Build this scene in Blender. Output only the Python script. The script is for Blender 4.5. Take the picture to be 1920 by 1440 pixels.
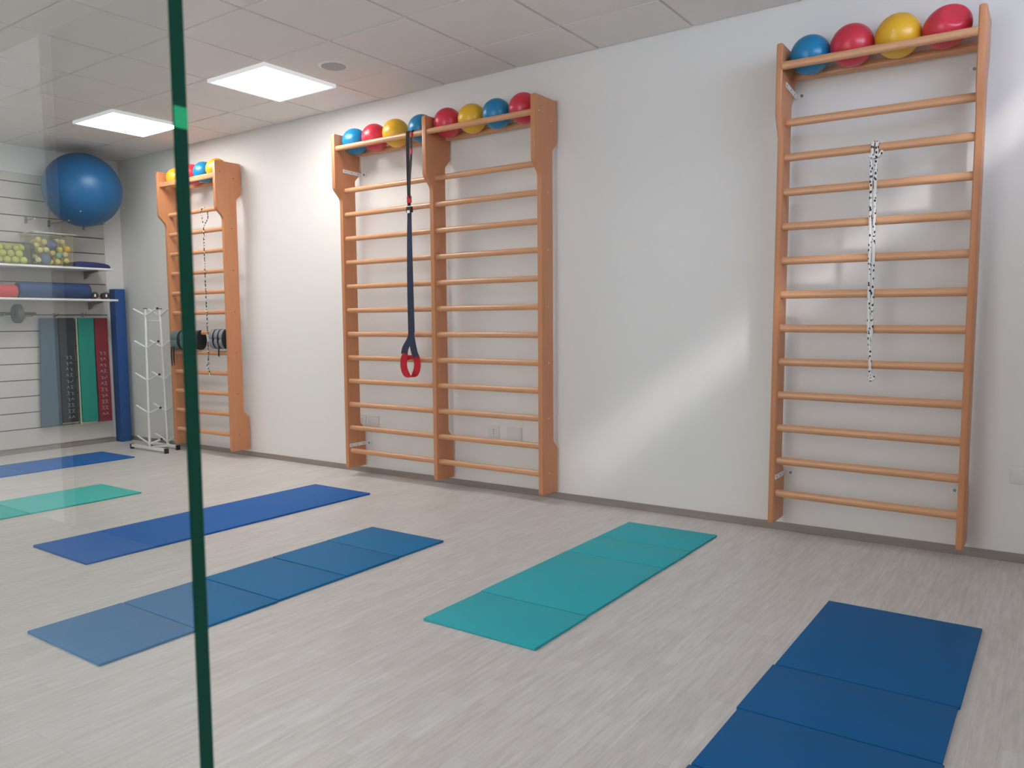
import bpy, bmesh, math, random
from mathutils import Vector, Matrix
random.seed(7)
for o in list(bpy.data.objects): bpy.data.objects.remove(o)
sc = bpy.context.scene
COL = sc.collection

# ------------------------------------------------------------ camera
cd = bpy.data.cameras.new('camera'); cam = bpy.data.objects.new('camera', cd); COL.objects.link(cam)
R = ((0.8186525993, -0.0354278448, 0.5731952455),
     (0.5741898873, 0.0690417436, -0.8158058659),
     (-0.0106721552, 0.9969845061, 0.0768635131))
M = Matrix(R).to_4x4(); M.translation = Vector((2.8869, -4.3537, 1.1486)); cam.matrix_world = M
cd.sensor_width = 36; cd.lens = 1485.85 / 1920 * 36; cd.clip_start = 0.02
cd.dof.use_dof = True; cd.dof.focus_distance = 5.5; cd.dof.aperture_fstop = 12
sc.camera = cam

# ------------------------------------------------------------ view, world, sun
sc.view_settings.view_transform = 'Standard'; sc.view_settings.look = 'None'
sc.view_settings.gamma = 1; sc.view_settings.use_curve_mapping = False
sc.view_settings.exposure = 0.74
w = bpy.data.worlds.new('sky'); sc.world = w; w.use_nodes = True
bg = w.node_tree.nodes['Background']; bg.inputs[0].default_value = (0.62, 0.76, 1.0, 1); bg.inputs[1].default_value = 9.0
sl = bpy.data.lights.new('sun', 'SUN'); sl.energy = 0.8; sl.angle = math.radians(4.5); sl.color = (1, 0.99, 1)
so = bpy.data.objects.new('sun', sl); COL.objects.link(so)
so.rotation_euler = Vector((-1, 1, -0.8)).to_track_quat('-Z', 'Y').to_euler(); so.location = (6, -3, 5)

H = 2.796          # ceiling height
XC = -4.963        # left wall
XR = 3.3           # right wall
YF = -4.05         # glass front
LAMP = 12.6

# ------------------------------------------------------------ materials
def lin(c):
    c = c / 255.0
    return c / 12.92 if c <= 0.04045 else ((c + 0.055) / 1.055) ** 2.4
def rgb(r, g, b): return (lin(r), lin(g), lin(b), 1)
def newmat(name):
    m = bpy.data.materials.new(name); m.use_nodes = True
    return m, m.node_tree, m.node_tree.nodes['Principled BSDF']
def plain(name, col, rough=0.5, spec=0.5, metal=0, var=0.03, scale=8.0, bump=0.0, bscale=60):
    m, nt, b = newmat(name)
    b.inputs['Roughness'].default_value = rough; b.inputs['Metallic'].default_value = metal
    b.inputs['Specular IOR Level'].default_value = spec
    tc = nt.nodes.new('ShaderNodeTexCoord'); n = nt.nodes.new('ShaderNodeTexNoise')
    n.inputs['Scale'].default_value = scale; n.inputs['Detail'].default_value = 4
    nt.links.new(tc.outputs['Object'], n.inputs['Vector'])
    r = nt.nodes.new('ShaderNodeMix'); r.data_type = 'RGBA'
    r.inputs['A'].default_value = tuple(c * (1 - var) for c in col[:3]) + (1,)
    r.inputs['B'].default_value = tuple(min(1, c * (1 + var)) for c in col[:3]) + (1,)
    nt.links.new(n.outputs['Fac'], r.inputs['Factor']); nt.links.new(r.outputs['Result'], b.inputs['Base Color'])
    if bump:
        n2 = nt.nodes.new('ShaderNodeTexNoise'); n2.inputs['Scale'].default_value = bscale; n2.inputs['Detail'].default_value = 3
        nt.links.new(tc.outputs['Object'], n2.inputs['Vector'])
        bp = nt.nodes.new('ShaderNodeBump'); bp.inputs['Strength'].default_value = bump; bp.inputs['Distance'].default_value = 0.002
        nt.links.new(n2.outputs['Fac'], bp.inputs['Height']); nt.links.new(bp.outputs['Normal'], b.inputs['Normal'])
    return m
def wood(name, c1, c2, axis, rough=0.38):
    m, nt, b = newmat(name); b.inputs['Roughness'].default_value = rough
    tc = nt.nodes.new('ShaderNodeTexCoord'); mp = nt.nodes.new('ShaderNodeMapping')
    s = [14, 14, 14]; s[axis] = 0.9; mp.inputs['Scale'].default_value = s
    nt.links.new(tc.outputs['Object'], mp.inputs['Vector'])
    n = nt.nodes.new('ShaderNodeTexNoise'); n.inputs['Scale'].default_value = 3; n.inputs['Detail'].default_value = 6; n.inputs['Distortion'].default_value = 0.6
    nt.links.new(mp.outputs['Vector'], n.inputs['Vector'])
    r = nt.nodes.new('ShaderNodeMix'); r.data_type = 'RGBA'; r.inputs['A'].default_value = c1; r.inputs['B'].default_value = c2
    nt.links.new(n.outputs['Fac'], r.inputs['Factor']); nt.links.new(r.outputs['Result'], b.inputs['Base Color'])
    return m
def floor_mat():
    m, nt, b = newmat('whitewashed_parquet'); L = nt.links.new
    tc = nt.nodes.new('ShaderNodeTexCoord'); mp = nt.nodes.new('ShaderNodeMapping')
    mp.inputs['Rotation'].default_value = (0, 0, math.radians(90))
    L(tc.outputs['Object'], mp.inputs['Vector'])
    br = nt.nodes.new('ShaderNodeTexBrick'); br.offset = 0.37; br.offset_frequency = 3; br.squash = 1
    br.inputs['Scale'].default_value = 1; br.inputs['Brick Width'].default_value = 0.42; br.inputs['Row Height'].default_value = 0.066
    br.inputs['Mortar Size'].default_value = 0.0008; br.inputs['Mortar Smooth'].default_value = 0.3; br.inputs['Bias'].default_value = 0
    br.inputs['Color1'].default_value = rgb(203, 197, 191); br.inputs['Color2'].default_value = rgb(210, 205, 200); br.inputs['Mortar'].default_value = rgb(190, 184, 177)
    L(mp.outputs['Vector'], br.inputs['Vector'])
    m2 = nt.nodes.new('ShaderNodeMapping'); m2.inputs['Scale'].default_value = (40, 3.4, 1)
    L(tc.outputs['Object'], m2.inputs['Vector'])
    n = nt.nodes.new('ShaderNodeTexNoise'); n.inputs['Scale'].default_value = 1.6; n.inputs['Detail'].default_value = 7; n.inputs['Roughness'].default_value = 0.65; n.inputs['Distortion'].default_value = 0.4
    L(m2.outputs['Vector'], n.inputs['Vector'])
    cr = nt.nodes.new('ShaderNodeValToRGB'); cr.color_ramp.elements[0].position = 0.3; cr.color_ramp.elements[0].color = (0.82, 0.815, 0.81, 1)
    cr.color_ramp.elements[1].position = 0.68; cr.color_ramp.elements[1].color = (1.06, 1.06, 1.06, 1)
    L(n.outputs['Fac'], cr.inputs['Fac'])
    mx = nt.nodes.new('ShaderNodeMix'); mx.data_type = 'RGBA'; mx.blend_type = 'MULTIPLY'; mx.inputs['Factor'].default_value = 1
    L(br.outputs['Color'], mx.inputs['A']); L(cr.outputs['Color'], mx.inputs['B']); L(mx.outputs['Result'], b.inputs['Base Color'])
    b.inputs['Roughness'].default_value = 0.42; b.inputs['Specular IOR Level'].default_value = 0.4
    bp = nt.nodes.new('ShaderNodeBump'); bp.inputs['Strength'].default_value = 0.15; bp.inputs['Distance'].default_value = 0.002
    L(n.outputs['Fac'], bp.inputs['Height']); L(bp.outputs['Normal'], b.inputs['Normal'])
    return m
def emit(name, col, s):
    m = bpy.data.materials.new(name); m.use_nodes = True; nt = m.node_tree; nt.nodes.clear()
    e = nt.nodes.new('ShaderNodeEmission'); e.inputs[0].default_value = col; e.inputs[1].default_value = s
    o = nt.nodes.new('ShaderNodeOutputMaterial'); nt.links.new(e.outputs[0], o.inputs[0]); return m
def thin_glass(name, tint, ior=1.5, rough=0.0, haze=0.0, hcol=(1, 1, 1, 1)):
    m = bpy.data.materials.new(name); m.use_nodes = True; nt = m.node_tree; nt.nodes.clear(); L = nt.links.new
    t = nt.nodes.new('ShaderNodeBsdfTransparent'); t.inputs[0].default_value = tint
    g = nt.nodes.new('ShaderNodeBsdfGlossy'); g.inputs['Roughness'].default_value = rough
    f = nt.nodes.new('ShaderNodeFresnel'); f.inputs[0].default_value = ior
    mx = nt.nodes.new('ShaderNodeMixShader'); o = nt.nodes.new('ShaderNodeOutputMaterial')
    ge = nt.nodes.new('ShaderNodeNewGeometry'); inv = nt.nodes.new('ShaderNodeMath'); inv.operation = 'SUBTRACT'; inv.inputs[0].default_value = 1
    mu = nt.nodes.new('ShaderNodeMath'); mu.operation = 'MULTIPLY'; mu.use_clamp = True
    L(ge.outputs['Backfacing'], inv.inputs[1]); L(f.outputs[0], mu.inputs[0]); L(inv.outputs[0], mu.inputs[1])
    L(mu.outputs[0], mx.inputs[0]); L(g.outputs[0], mx.inputs[2])
    if haze:
        d = nt.nodes.new('ShaderNodeBsdfDiffuse'); d.inputs[0].default_value = hcol
        m2 = nt.nodes.new('ShaderNodeMixShader'); m2.inputs[0].default_value = haze
        L(t.outputs[0], m2.inputs[1]); L(d.outputs[0], m2.inputs[2]); L(m2.outputs[0], mx.inputs[1])
    else: L(t.outputs[0], mx.inputs[1])
    L(mx.outputs[0], o.inputs[0]); return m
def rope_mat(name, s, thr):
    m, nt, b = newmat(name); L = nt.links.new; b.inputs['Roughness'].default_value = 0.8
    tc = nt.nodes.new('ShaderNodeTexCoord'); mp = nt.nodes.new('ShaderNodeMapping'); mp.inputs['Scale'].default_value = (1.5 * s, 1.5 * s, s)
    v = nt.nodes.new('ShaderNodeTexVoronoi'); v.inputs['Scale'].default_value = 1
    L(tc.outputs['Object'], mp.inputs['Vector']); L(mp.outputs['Vector'], v.inputs['Vector'])
    g = nt.nodes.new('ShaderNodeMath'); g.operation = 'LESS_THAN'; g.inputs[1].default_value = thr; L(v.outputs['Distance'], g.inputs[0])
    r = nt.nodes.new('ShaderNodeMix'); r.data_type = 'RGBA'; r.inputs['A'].default_value = rgb(228, 224, 220); r.inputs['B'].default_value = rgb(28, 28, 34)
    L(g.outputs[0], r.inputs['Factor']); L(r.outputs['Result'], b.inputs['Base Color']); return m

WALL = plain('white_wall_paint', rgb(228, 224, 220), 0.75, 0.3, var=0.012, scale=1.5, bump=0.15, bscale=120)
TILE = plain('ceiling_tile', rgb(230, 224, 220), 0.85, 0.2, var=0.02, scale=30)
BARM = plain('ceiling_grid_metal', rgb(222, 218, 214), 0.5, 0.4)
FLOOR = floor_mat()
BASE = wood('grey_skirting_wood', rgb(126, 114, 109), rgb(160, 149, 143), 0, 0.5)
BEECH_V = wood('beech_upright', rgb(190, 124, 84), rgb(207, 143, 101), 2)
BEECH_H = wood('beech_rung', rgb(198, 141, 101), rgb(215, 162, 121), 0, 0.3)
WHITE = plain('white_enamel', rgb(232, 231, 229), 0.35)
STEEL = plain('dull_steel', rgb(150, 148, 146), 0.35, metal=0.9)
DARKM = plain('dark_screw', rgb(70, 66, 62), 0.4, metal=0.5)
BRASS = plain('screw_cap', rgb(225, 215, 200), 0.3, metal=0.3)
BLUE = plain('blue_vinyl_ball', rgb(14, 126, 176), 0.33, 0.6)
RED = plain('red_vinyl_ball', rgb(208, 48, 68), 0.33, 0.6)
YEL = plain('yellow_vinyl_ball', rgb(232, 178, 40), 0.33, 0.6)
BIGB = plain('blue_exercise_ball', rgb(14, 92, 146), 0.4, 0.5)
PLUG = plain('valve_plug', rgb(235, 225, 215), 0.4)
LAMPM = emit('lamp_diffuser', (1.0, 0.982, 0.965, 1), LAMP)
RIMGLOW = emit('lamp_rim_glow', (1, 0.98, 0.96, 1), 0.42)  # light on the frame sides, put in as a weak glow
GREEN = plain('glass_edge_green', rgb(1, 74, 60), 0.25, 0.2, var=0.1, scale=5)
EMER = plain('emerald_glint', rgb(2, 204, 140), 0.2, 0.6, var=0.15, scale=60)
BLACKW = plain('black_webbing', rgb(26, 26, 31), 0.85, bump=0.4, bscale=400)
NAVYW = plain('navy_webbing', rgb(44, 50, 72), 0.8, bump=0.4, bscale=400)
REDW = plain('red_webbing', rgb(196, 30, 46), 0.75, bump=0.4, bscale=400)
BLACKP = plain('black_plastic', rgb(26, 25, 27), 0.4)

# ------------------------------------------------------------ mesh helpers
def bx(bm, x0, x1, y0, y1, z0, z1):
    vs = [bm.verts.new((x, y, z)) for x in (x0, x1) for y in (y0, y1) for z in (z0, z1)]
    for f in ((0, 1, 3, 2), (4, 6, 7, 5), (0, 4, 5, 1), (2, 3, 7, 6), (0, 2, 6, 4), (1, 5, 7, 3)):
        bm.faces.new([vs[i] for i in f])
    return vs
def bevel(bm, w, seg=2, ang=0.5):
    bmesh.ops.recalc_face_normals(bm, faces=bm.faces); bm.normal_update()
    ed = [e for e in bm.edges if len(e.link_faces) == 2 and e.calc_face_angle(0) > ang]
    bmesh.ops.bevel(bm, geom=ed, offset=w, segments=seg, affect='EDGES', profile=0.6, clamp_overlap=True)
def obj(name, bm, mat, parent=None, smooth=True, loc=None, ang=0.6):
    bmesh.ops.recalc_face_normals(bm, faces=bm.faces)
    me = bpy.data.meshes.new(name)
    bm.normal_update()
    if smooth:
        for f in bm.faces: f.smooth = True
        for e in bm.edges:
            if len(e.link_faces) == 2 and e.calc_face_angle(0) > ang: e.smooth = False
    bm.to_mesh(me); bm.free()
    for m in (mat if isinstance(mat, (list, tuple)) else [mat]): me.materials.append(m)
    o = bpy.data.objects.new(name, me); COL.objects.link(o)
    if loc: o.location = loc
    if parent: o.parent = parent
    return o
def tag(o, label, cat, group=None, kind=None):
    o['label'] = label; o['category'] = cat
    if group: o['group'] = group
    if kind: o['kind'] = kind
    return o
def thing(name, label, cat, loc=(0, 0, 0), rot=(0, 0, 0), group=None):
    o = bpy.data.objects.new(name, None); COL.objects.link(o); o.location = loc; o.rotation_euler = rot
    o.empty_display_size = 0.05
    return tag(o, label, cat, group)
def struct(name, bm, mat, smooth=False):
    o = obj(name, bm, mat, None, smooth); o['kind'] = 'structure'; return o
def B(): return bmesh.new()
def box(x0, x1, y0, y1, z0, z1, bev=0, seg=2):
    bm = B(); bx(bm, x0, x1, y0, y1, z0, z1)
    if bev: bevel(bm, bev, seg)
    return bm
def sphere(bm, c, r, u=32, v=20, sc_=(1, 1, 1), rot=None):
    mt = Matrix.Translation(c) @ (rot.to_4x4() if rot else Matrix.Identity(4)) @ Matrix.Diagonal((sc_[0], sc_[1], sc_[2], 1))
    return bmesh.ops.create_uvsphere(bm, u_segments=u, v_segments=v, radius=r, matrix=mt)['verts']
def rod(bm, p, q, r, r2=None, seg=12, sq=None):
    p = Vector(p); q = Vector(q); d = q - p
    mt = Matrix.Translation((p + q) / 2) @ d.to_track_quat('Z', 'Y').to_matrix().to_4x4()
    bmesh.ops.create_cone(bm, cap_ends=True, segments=seg, radius1=r, radius2=r if r2 is None else r2, depth=d.length, matrix=mt)
def oval_x(bm, x0, x1, y, z, ry, rz, seg=18):
    vs = []
    for x in (x0, x1):
        vs.append([bm.verts.new((x, y + ry * math.cos(a), z + rz * math.sin(a))) for a in [2 * math.pi * i / seg for i in range(seg)]])
    for i in range(seg):
        j = (i + 1) % seg; bm.faces.new((vs[0][i], vs[0][j], vs[1][j], vs[1][i]))
    bm.faces.new(vs[0][::-1]); bm.faces.new(vs[1])
def spline(pts, n=8):
    pts = [Vector(p) for p in pts]; out = []
    P = [pts[0]] + pts + [pts[-1]]
    for i in range(1, len(P) - 2):
        for k in range(n):
            t = k / n; a, b, c, d = P[i - 1], P[i], P[i + 1], P[i + 2]
            out.append(0.5 * ((2 * b) + (c - a) * t + (2 * a - 5 * b + 4 * c - d) * t * t + (3 * b - a - 3 * c + d) * t ** 3))
    out.append(pts[-1]); return out
def tube(bm, pts, r, seg=8, rr=None):
    prev = None; up = Vector((0.13, 0.99, 0.07)).normalized(); first = None
    for i, p in enumerate(pts):
        t = (pts[min(i + 1, len(pts) - 1)] - pts[max(i - 1, 0)])
        if t.length < 1e-9: t = Vector((0, 0, 1))
        t.normalize()
        s = t.cross(up)
        if s.length < 1e-3: s = t.cross(Vector((1, 0, 0)))
        s.normalize(); u = s.cross(t); up = u
        rad = rr(i / (len(pts) - 1)) if rr else r
        ring = [bm.verts.new(p + (s * math.cos(a) + u * math.sin(a)) * rad) for a in [2 * math.pi * k / seg for k in range(seg)]]
        if prev:
            for k in range(seg): bm.faces.new((prev[k], prev[(k + 1) % seg], ring[(k + 1) % seg], ring[k]))
        else: bm.faces.new(ring[::-1])
        prev = ring
    bm.faces.new(prev)
def ribbon(bm, pts, wd, widths, th):
    """strap through pts; wd = width direction (one vector or one per point)"""
    prev = None; n = len(pts); pts = [Vector(p) for p in pts]
    for i, p in enumerate(pts):
        t = (pts[min(i + 1, n - 1)] - pts[max(i - 1, 0)]).normalized()
        d = Vector(wd[i] if isinstance(wd, list) else wd).normalized()
        d = (d - t * d.dot(t)).normalized(); nn = t.cross(d)
        hw = (widths[i] if isinstance(widths, (list, tuple)) else widths) / 2
        q = [bm.verts.new(p + d * a * hw + nn * b * th / 2) for a, b in ((-1, -1), (1, -1), (1, 1), (-1, 1))]
        if prev:
            for k in range(4): bm.faces.new((prev[k], prev[(k + 1) % 4], q[(k + 1) % 4], q[k]))
        else: bm.faces.new(q[::-1])
        prev = q
    bm.faces.new(prev)
def prism_x(profile, x0, x1):
    bm = B(); a = [bm.verts.new((x0, y, z)) for y, z in profile]; b = [bm.verts.new((x1, y, z)) for y, z in profile]
    n = len(profile)
    for i in range(n): bm.faces.new((a[i], a[(i + 1) % n], b[(i + 1) % n], b[i]))
    bm.faces.new(a[::-1]); bm.faces.new(b); return bm
def copy_tree(o, parent=None):
    c = o.copy(); COL.objects.link(c)
    if parent: c.parent = parent
    for ch in o.children: copy_tree(ch, c)
    return c

# ------------------------------------------------------------ setting
struct('floor', box(XC - 0.15, 5.2, -6.15, 0.15, -0.1, 0), FLOOR)
struct('wall_rear', box(XC - 0.15, XR + 0.15, 0, 0.15, 0, H + 0.1), WALL)
struct('wall_left', box(XC - 0.15, XC, -6.15, 0.15, 0, H + 0.1), WALL)
# right wall with a high ribbon window
WY0, WY1, WZ0, WZ1 = -3.2, -0.5, 2.45, 2.76
bm = B()
bx(bm, XR, XR + 0.12, YF, 0, 0, WZ0); bx(bm, XR, XR + 0.12, YF, 0, WZ1, H + 0.1)
bx(bm, XR, XR + 0.12, YF, WY0, WZ0, WZ1); bx(bm, XR, XR + 0.12, WY1, 0, WZ0, WZ1)
struct('wall_right', bm, WALL)
bm = B()
for a, b_, c, d in ((WY0, WY1, WZ0, WZ0 + .02), (WY0, WY1, WZ1 - .02, WZ1), (WY0, WY0 + .02, WZ0 + .02, WZ1 - .02), (WY1 - .02, WY1, WZ0 + .02, WZ1 - .02)):
    bx(bm, XR + 0.05, XR + 0.09, a, b_, c, d)
wf = struct('window_2', bm, WHITE)
g = obj('pane', box(XR + 0.066, XR + 0.072, WY0 + .02, WY1 - .02, WZ0 + .02, WZ1 - .02), thin_glass('window_glass', (1, 1, 1, 1), 1.3), wf, False)
# corridor outside the glass
struct('wall_corridor', box(XC, 5.2, -6.15, -6.0, 0, H + 0.1), plain('corridor_paint', rgb(120, 118, 114), 0.8))
struct('wall_end', box(5.05, 5.2, -6.0, YF, 0, H + 0.1), plain('corridor_end_paint', rgb(130, 126, 120), 0.8))
struct('trim_1', box(XR + 0.12, 5.05, YF, YF + 0.1, 0, H + 0.1), plain('corridor_side_paint', rgb(190, 186, 180), 0.8))
bm = B(); bx(bm, -3.6, -1.86, -5.995, -5.99, 0.0, 2.79)
struct('window_3', bm, emit('daylit_curtain', (0.85, 0.93, 0.92, 1), 0.55))
bm = B(); bx(bm, -3.7, -3.6, -5.997, -5.96, 0, 2.79); bx(bm, -1.86, -1.80, -5.997, -5.96, 0, 2.79)
struct('trim_2', bm, WHITE)
bm = B(); bx(bm, -0.65, 1.6, -5.995, -5.99, 0.25, 2.7)
struct('fill_panel', bm, emit('added_fill_glow', (0.97, 0.985, 1.0, 1), 2.75))  # unseen glowing sheet, added to brighten the middle of the long wall
# ceiling : lowered tiles over a shallow metal grid
XG, A0 = -1.298, 0.459
def tile_box(bm, x0, x1, y0, y1):
    g_ = 0.006; z0, z1 = H, H + 0.012
    if x1 - x0 < 0.03 or y1 - y0 < 0.03: return
    b0 = [bm.verts.new(p) for p in ((x0 + g_, y0 + g_, z1), (x1 - g_, y0 + g_, z1), (x1 - g_, y1 - g_, z1), (x0 + g_, y1 - g_, z1))]
    e = g_ + 0.003
    b1 = [bm.verts.new(p) for p in ((x0 + e, y0 + e, z0), (x1 - e, y0 + e, z0), (x1 - e, y1 - e, z0), (x0 + e, y1 - e, z0))]
    bm.faces.new(b1)
    for i in range(4): bm.faces.new((b0[i], b0[(i + 1) % 4], b1[(i + 1) % 4], b1[i]))
xs = [XC] + [XG + 0.6 * k for k in range(-6, 8)] + [XR]; xs = sorted(x for x in xs if XC <= x <= XR)
ys = sorted([0.0, YF] + [-A0 - 0.6 * k for k in range(0, 6)])
LIGHTS = [(k, 0) for k in (-4, -1)] + [(k, 4) for k in (-4,)] + ['corridor']  # back row and corridor panels are unseen, added as fill light
bm = B()
for i in range(len(xs) - 1):
    for j in range(len(ys) - 1): tile_box(bm, xs[i], xs[i + 1], ys[j], ys[j + 1])
n0 = len(bm.faces)
bx(bm, XC, XR, YF, 0, H + 0.010, H + 0.1)
bm.faces.ensure_lookup_table()
for f in bm.faces[n0:]: f.material_index = 1
struct('ceiling', bm, [TILE, BARM])
struct('trim_3', box(XC, 5.2, -6.0, YF, H, H + 0.1), TILE)
# skirting
struct('baseboard_rear', box(XC, XR, -0.012, 0, 0, 0.042, 0.002), BASE)
bl = struct('baseboard_left', box(-0.006, 0.006, YF, -0.012, 0, 0.042), wood('grey_skirting_wood_left', rgb(126, 114, 109), rgb(160, 149, 143), 1, 0.5)); bl.location.x = XC + 0.006
# slatted wall panel
bm = B(); S0 = 0.0735; SP = 0.1495; ZT = 2.55
z = 0.05
edges = [0.05] + [S0 + SP * k for k in range(1, 17)] + [ZT]
for a, b_ in zip(edges[:-1], edges[1:]): bx(bm, XC + 0.006, XC + 0.023, YF, -0.185, a + 0.0045, b_ - 0.0045)
nf = len(bm.faces)
bx(bm, XC + 0.001, XC + 0.006, YF, -0.183, 0.05, ZT)
bm.faces.ensure_lookup_table()
for f in bm.faces[nf:]: f.material_index = 1
tag(obj('slat_wall_panel', bm, [plain('pale_slat_board', rgb(200, 193, 187), 0.5, var=0.02), plain('groove_core', rgb(92, 84, 78), 0.8)], None, False),
    'pale slatted display panel covering the left wall behind the shelves', 'wall panel')
XS = XC + 0.023
# glass partition with its polished green edge
EX = 2.4085
G = thin_glass('partition_glass', (0.93, 0.95, 0.945, 1), 1.45, 0.0)
win = struct('window_1', box(XC, EX - 0.0015, YF, YF + 0.0105, 0.0, H), G)
ed = obj('polished_edge', box(EX - 0.0015, EX, YF - 0.0001, YF + 0.0106, 0.001, H - 0.001, 0.0008, 1), GREEN, win, False); ed['label'] = 'dark green polished glass edge'
bp_ = obj('painted_glint', box(EX, EX + 0.0008, YF + 0.0005, YF + 0.0100, 1.277, 1.291, 0.0003, 1), EMER, win, False); bp_['label'] = 'emerald light glint painted on the glass edge'  # light caught in the glass edge, put in as a bright green pad

# ------------------------------------------------------------ ceiling lights and speaker
def panel_light(k, r, label):
    x0 = XG + 0.6 * k; y1 = -A0 - 0.6 * r; cx, cy = x0 + 0.3, y1 - 0.3
    if r > 5: cx, cy = 3.4, -5.1
    t = thing('ceiling_light', label, 'light', (cx, cy, H - 0.022), group='square ceiling light panels')
    bm = B(); h = 0.298; zt = 0.022
    for a in ((-h, h, -h, -h + .014), (-h, h, h - .014, h), (-h, -h + .014, -h + .014, h - .014), (h - .014, h, -h + .014, h - .014)): bx(bm, *a, 0, zt)
    obj('frame', bm, RIMGLOW, t, False)
    obj('diffuser', box(-h + .014, h - .014, -h + .014, h - .014, 0.002, 0.006), LAMPM, t, False)
lab = ['square lit ceiling panel nearest the blue exercise ball, left of the glass edge', 'larger looking lit ceiling panel beside the round ceiling speaker']
for i, kr in enumerate(LIGHTS):
    k, r = kr if kr != 'corridor' else (8, 9)
    panel_light(k, r, lab[i] if i < 2 else 'unseen ceiling panel added as fill light near the glass front' if r < 5 else 'unseen ceiling panel added as fill light in the corridor')
t = thing('ceiling_speaker', 'round flush speaker grille in the ceiling beside the larger light panel', 'speaker', (-1.012, -0.745, H))
bm = B(); rod(bm, (0, 0, -0.006), (0, 0, -0.001), 0.088, 0.098, 40); obj('rim', bm, WHITE, t)
bm = B(); rod(bm, (0, 0, -0.008), (0, 0, -0.006), 0.078, 0.078, 40)
obj('grille', bm, plain('speaker_mesh', rgb(176, 176, 180), 0.6, bump=0.8, bscale=500), t)

# ------------------------------------------------------------ wall bars
TH = 0.032
def profile(style, zb, zt):
    zk = 2.145 + (zt - 2.535); zl = 2.065 + (zt - 2.535)
    p = [(-0.27, zt - .012), (-0.262, zt), (-0.02, zt), (-0.02, 2.275), (-0.03, 2.26), (-0.066, 2.225), (-0.07, 2.21), (-0.07, zb + .345), (-0.066, zb + .33), (-0.022, zb + .285), (-0.02, zb + .27), (-0.02, zb), (-0.192, zb), (-0.20, zb + .01),
         (-0.20, zl - .02), (-0.203, zl + .0), (-0.212, zl + .018), (-0.262, zk - .012), (-0.27, zk + .005)]
    if style == 'round':
        p = [(-0.255, zt), (-0.02, zt - .008), (-0.02, 2.325), (-0.07, 2.245), (-0.07, zb + .325), (-0.02, zb + .25), (-0.02, zb), (-0.20, zb), (-0.20, 2.07), (-0.255, 2.175)]
    return p
def wall_bars(label, xs_l, zb, zt, z0, s, zrail, bevw, style='plain', yr=(-0.245, -0.045), tilt=0.0, rrz=0.019, flat=False, group=None):
    """xs_l : left outer x of each upright"""
    X0 = xs_l[0]
    t = thing('wall_bars', label, 'wall bars', (X0, 0, zb), (0, tilt, 0))
    def P(name, bm, mat):
        bmesh.ops.translate(bm, verts=bm.verts, vec=(-X0, 0, -zb)); return obj(name, bm, mat, t)
    for x in xs_l:
        bm = prism_x(profile(style, zb, zt), x, x + TH); bevel(bm, bevw, 3, 0.9); P('upright', bm, BEECH_V)
    for a, b_ in zip(xs_l[:-1], xs_l[1:]):
        xa, xb = a + TH - .002, b_ + .002
        for k in range(12):
            bm = B(); oval_x(bm, xa, xb, -0.168, z0 + s * k, 0.0155, rrz); P('rung', bm, BEECH_H)
        if flat: bm = box(xa, xb, yr[0] - .012, yr[0] + .014, zrail - .02, zrail + .02, .004)
        else: bm = B(); oval_x(bm, xa, xb, yr[0], zrail, 0.0165, rrz)
        P('ball_rail', bm, BEECH_H)
        bm = B(); oval_x(bm, xa, xb, yr[1], zrail - .008, 0.018, rrz + .002); P('ball_rail', bm, BEECH_H)
    return t, P
mb, PM = wall_bars('wide double-bay wooden wall bars with black and red strap hanging, centre of the wall', [-1.583, -0.705, 0.166], 0.062, 2.535, 0.1939, 0.1766, 2.432, 0.003, tilt=0.0035)
lb, PL = wall_bars('narrow wooden wall bars partly behind the green glass edge, ankle weights on a rung', [-3.86, -3.017], 0.066, 2.53, 0.2071, 0.1768, 2.413, 0.003, yr=(-0.245, -0.055), flat=True)
rb, PR = wall_bars('single-bay wooden wall bars with rounded uprights and speckled rope, right side of the wall', [1.612, 2.486], 0.078, 2.525, 0.237, 0.1737, 2.412, 0.012, 'round', tilt=0.012, rrz=0.0205)
# screw caps on the outer faces
for P_, xf, zz in ((PM, 0.166 + TH, [0.1939 + 0.1766 * k for k in (0, 2, 4, 6, 8, 10)]), (PL, -3.017 + TH, [0.2071 + 0.1768 * k for k in (0, 2, 4, 6, 8, 10)])):
    for z_ in zz:
        bm = B(); rod(bm, (xf - .001, -0.125, z_), (xf + .0015, -0.125, z_), .0042, seg=10); P_('screw', bm, BRASS if P_ is PM else DARKM)
    for y_, z_ in ((-0.225, 2.44), (-0.09, 2.40)):
        bm = B(); rod(bm, (xf - .001, y_, z_), (xf + .0015, y_, z_), .0042, seg=10); P_('screw', bm, BRASS if P_ is PM else DARKM)
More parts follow.
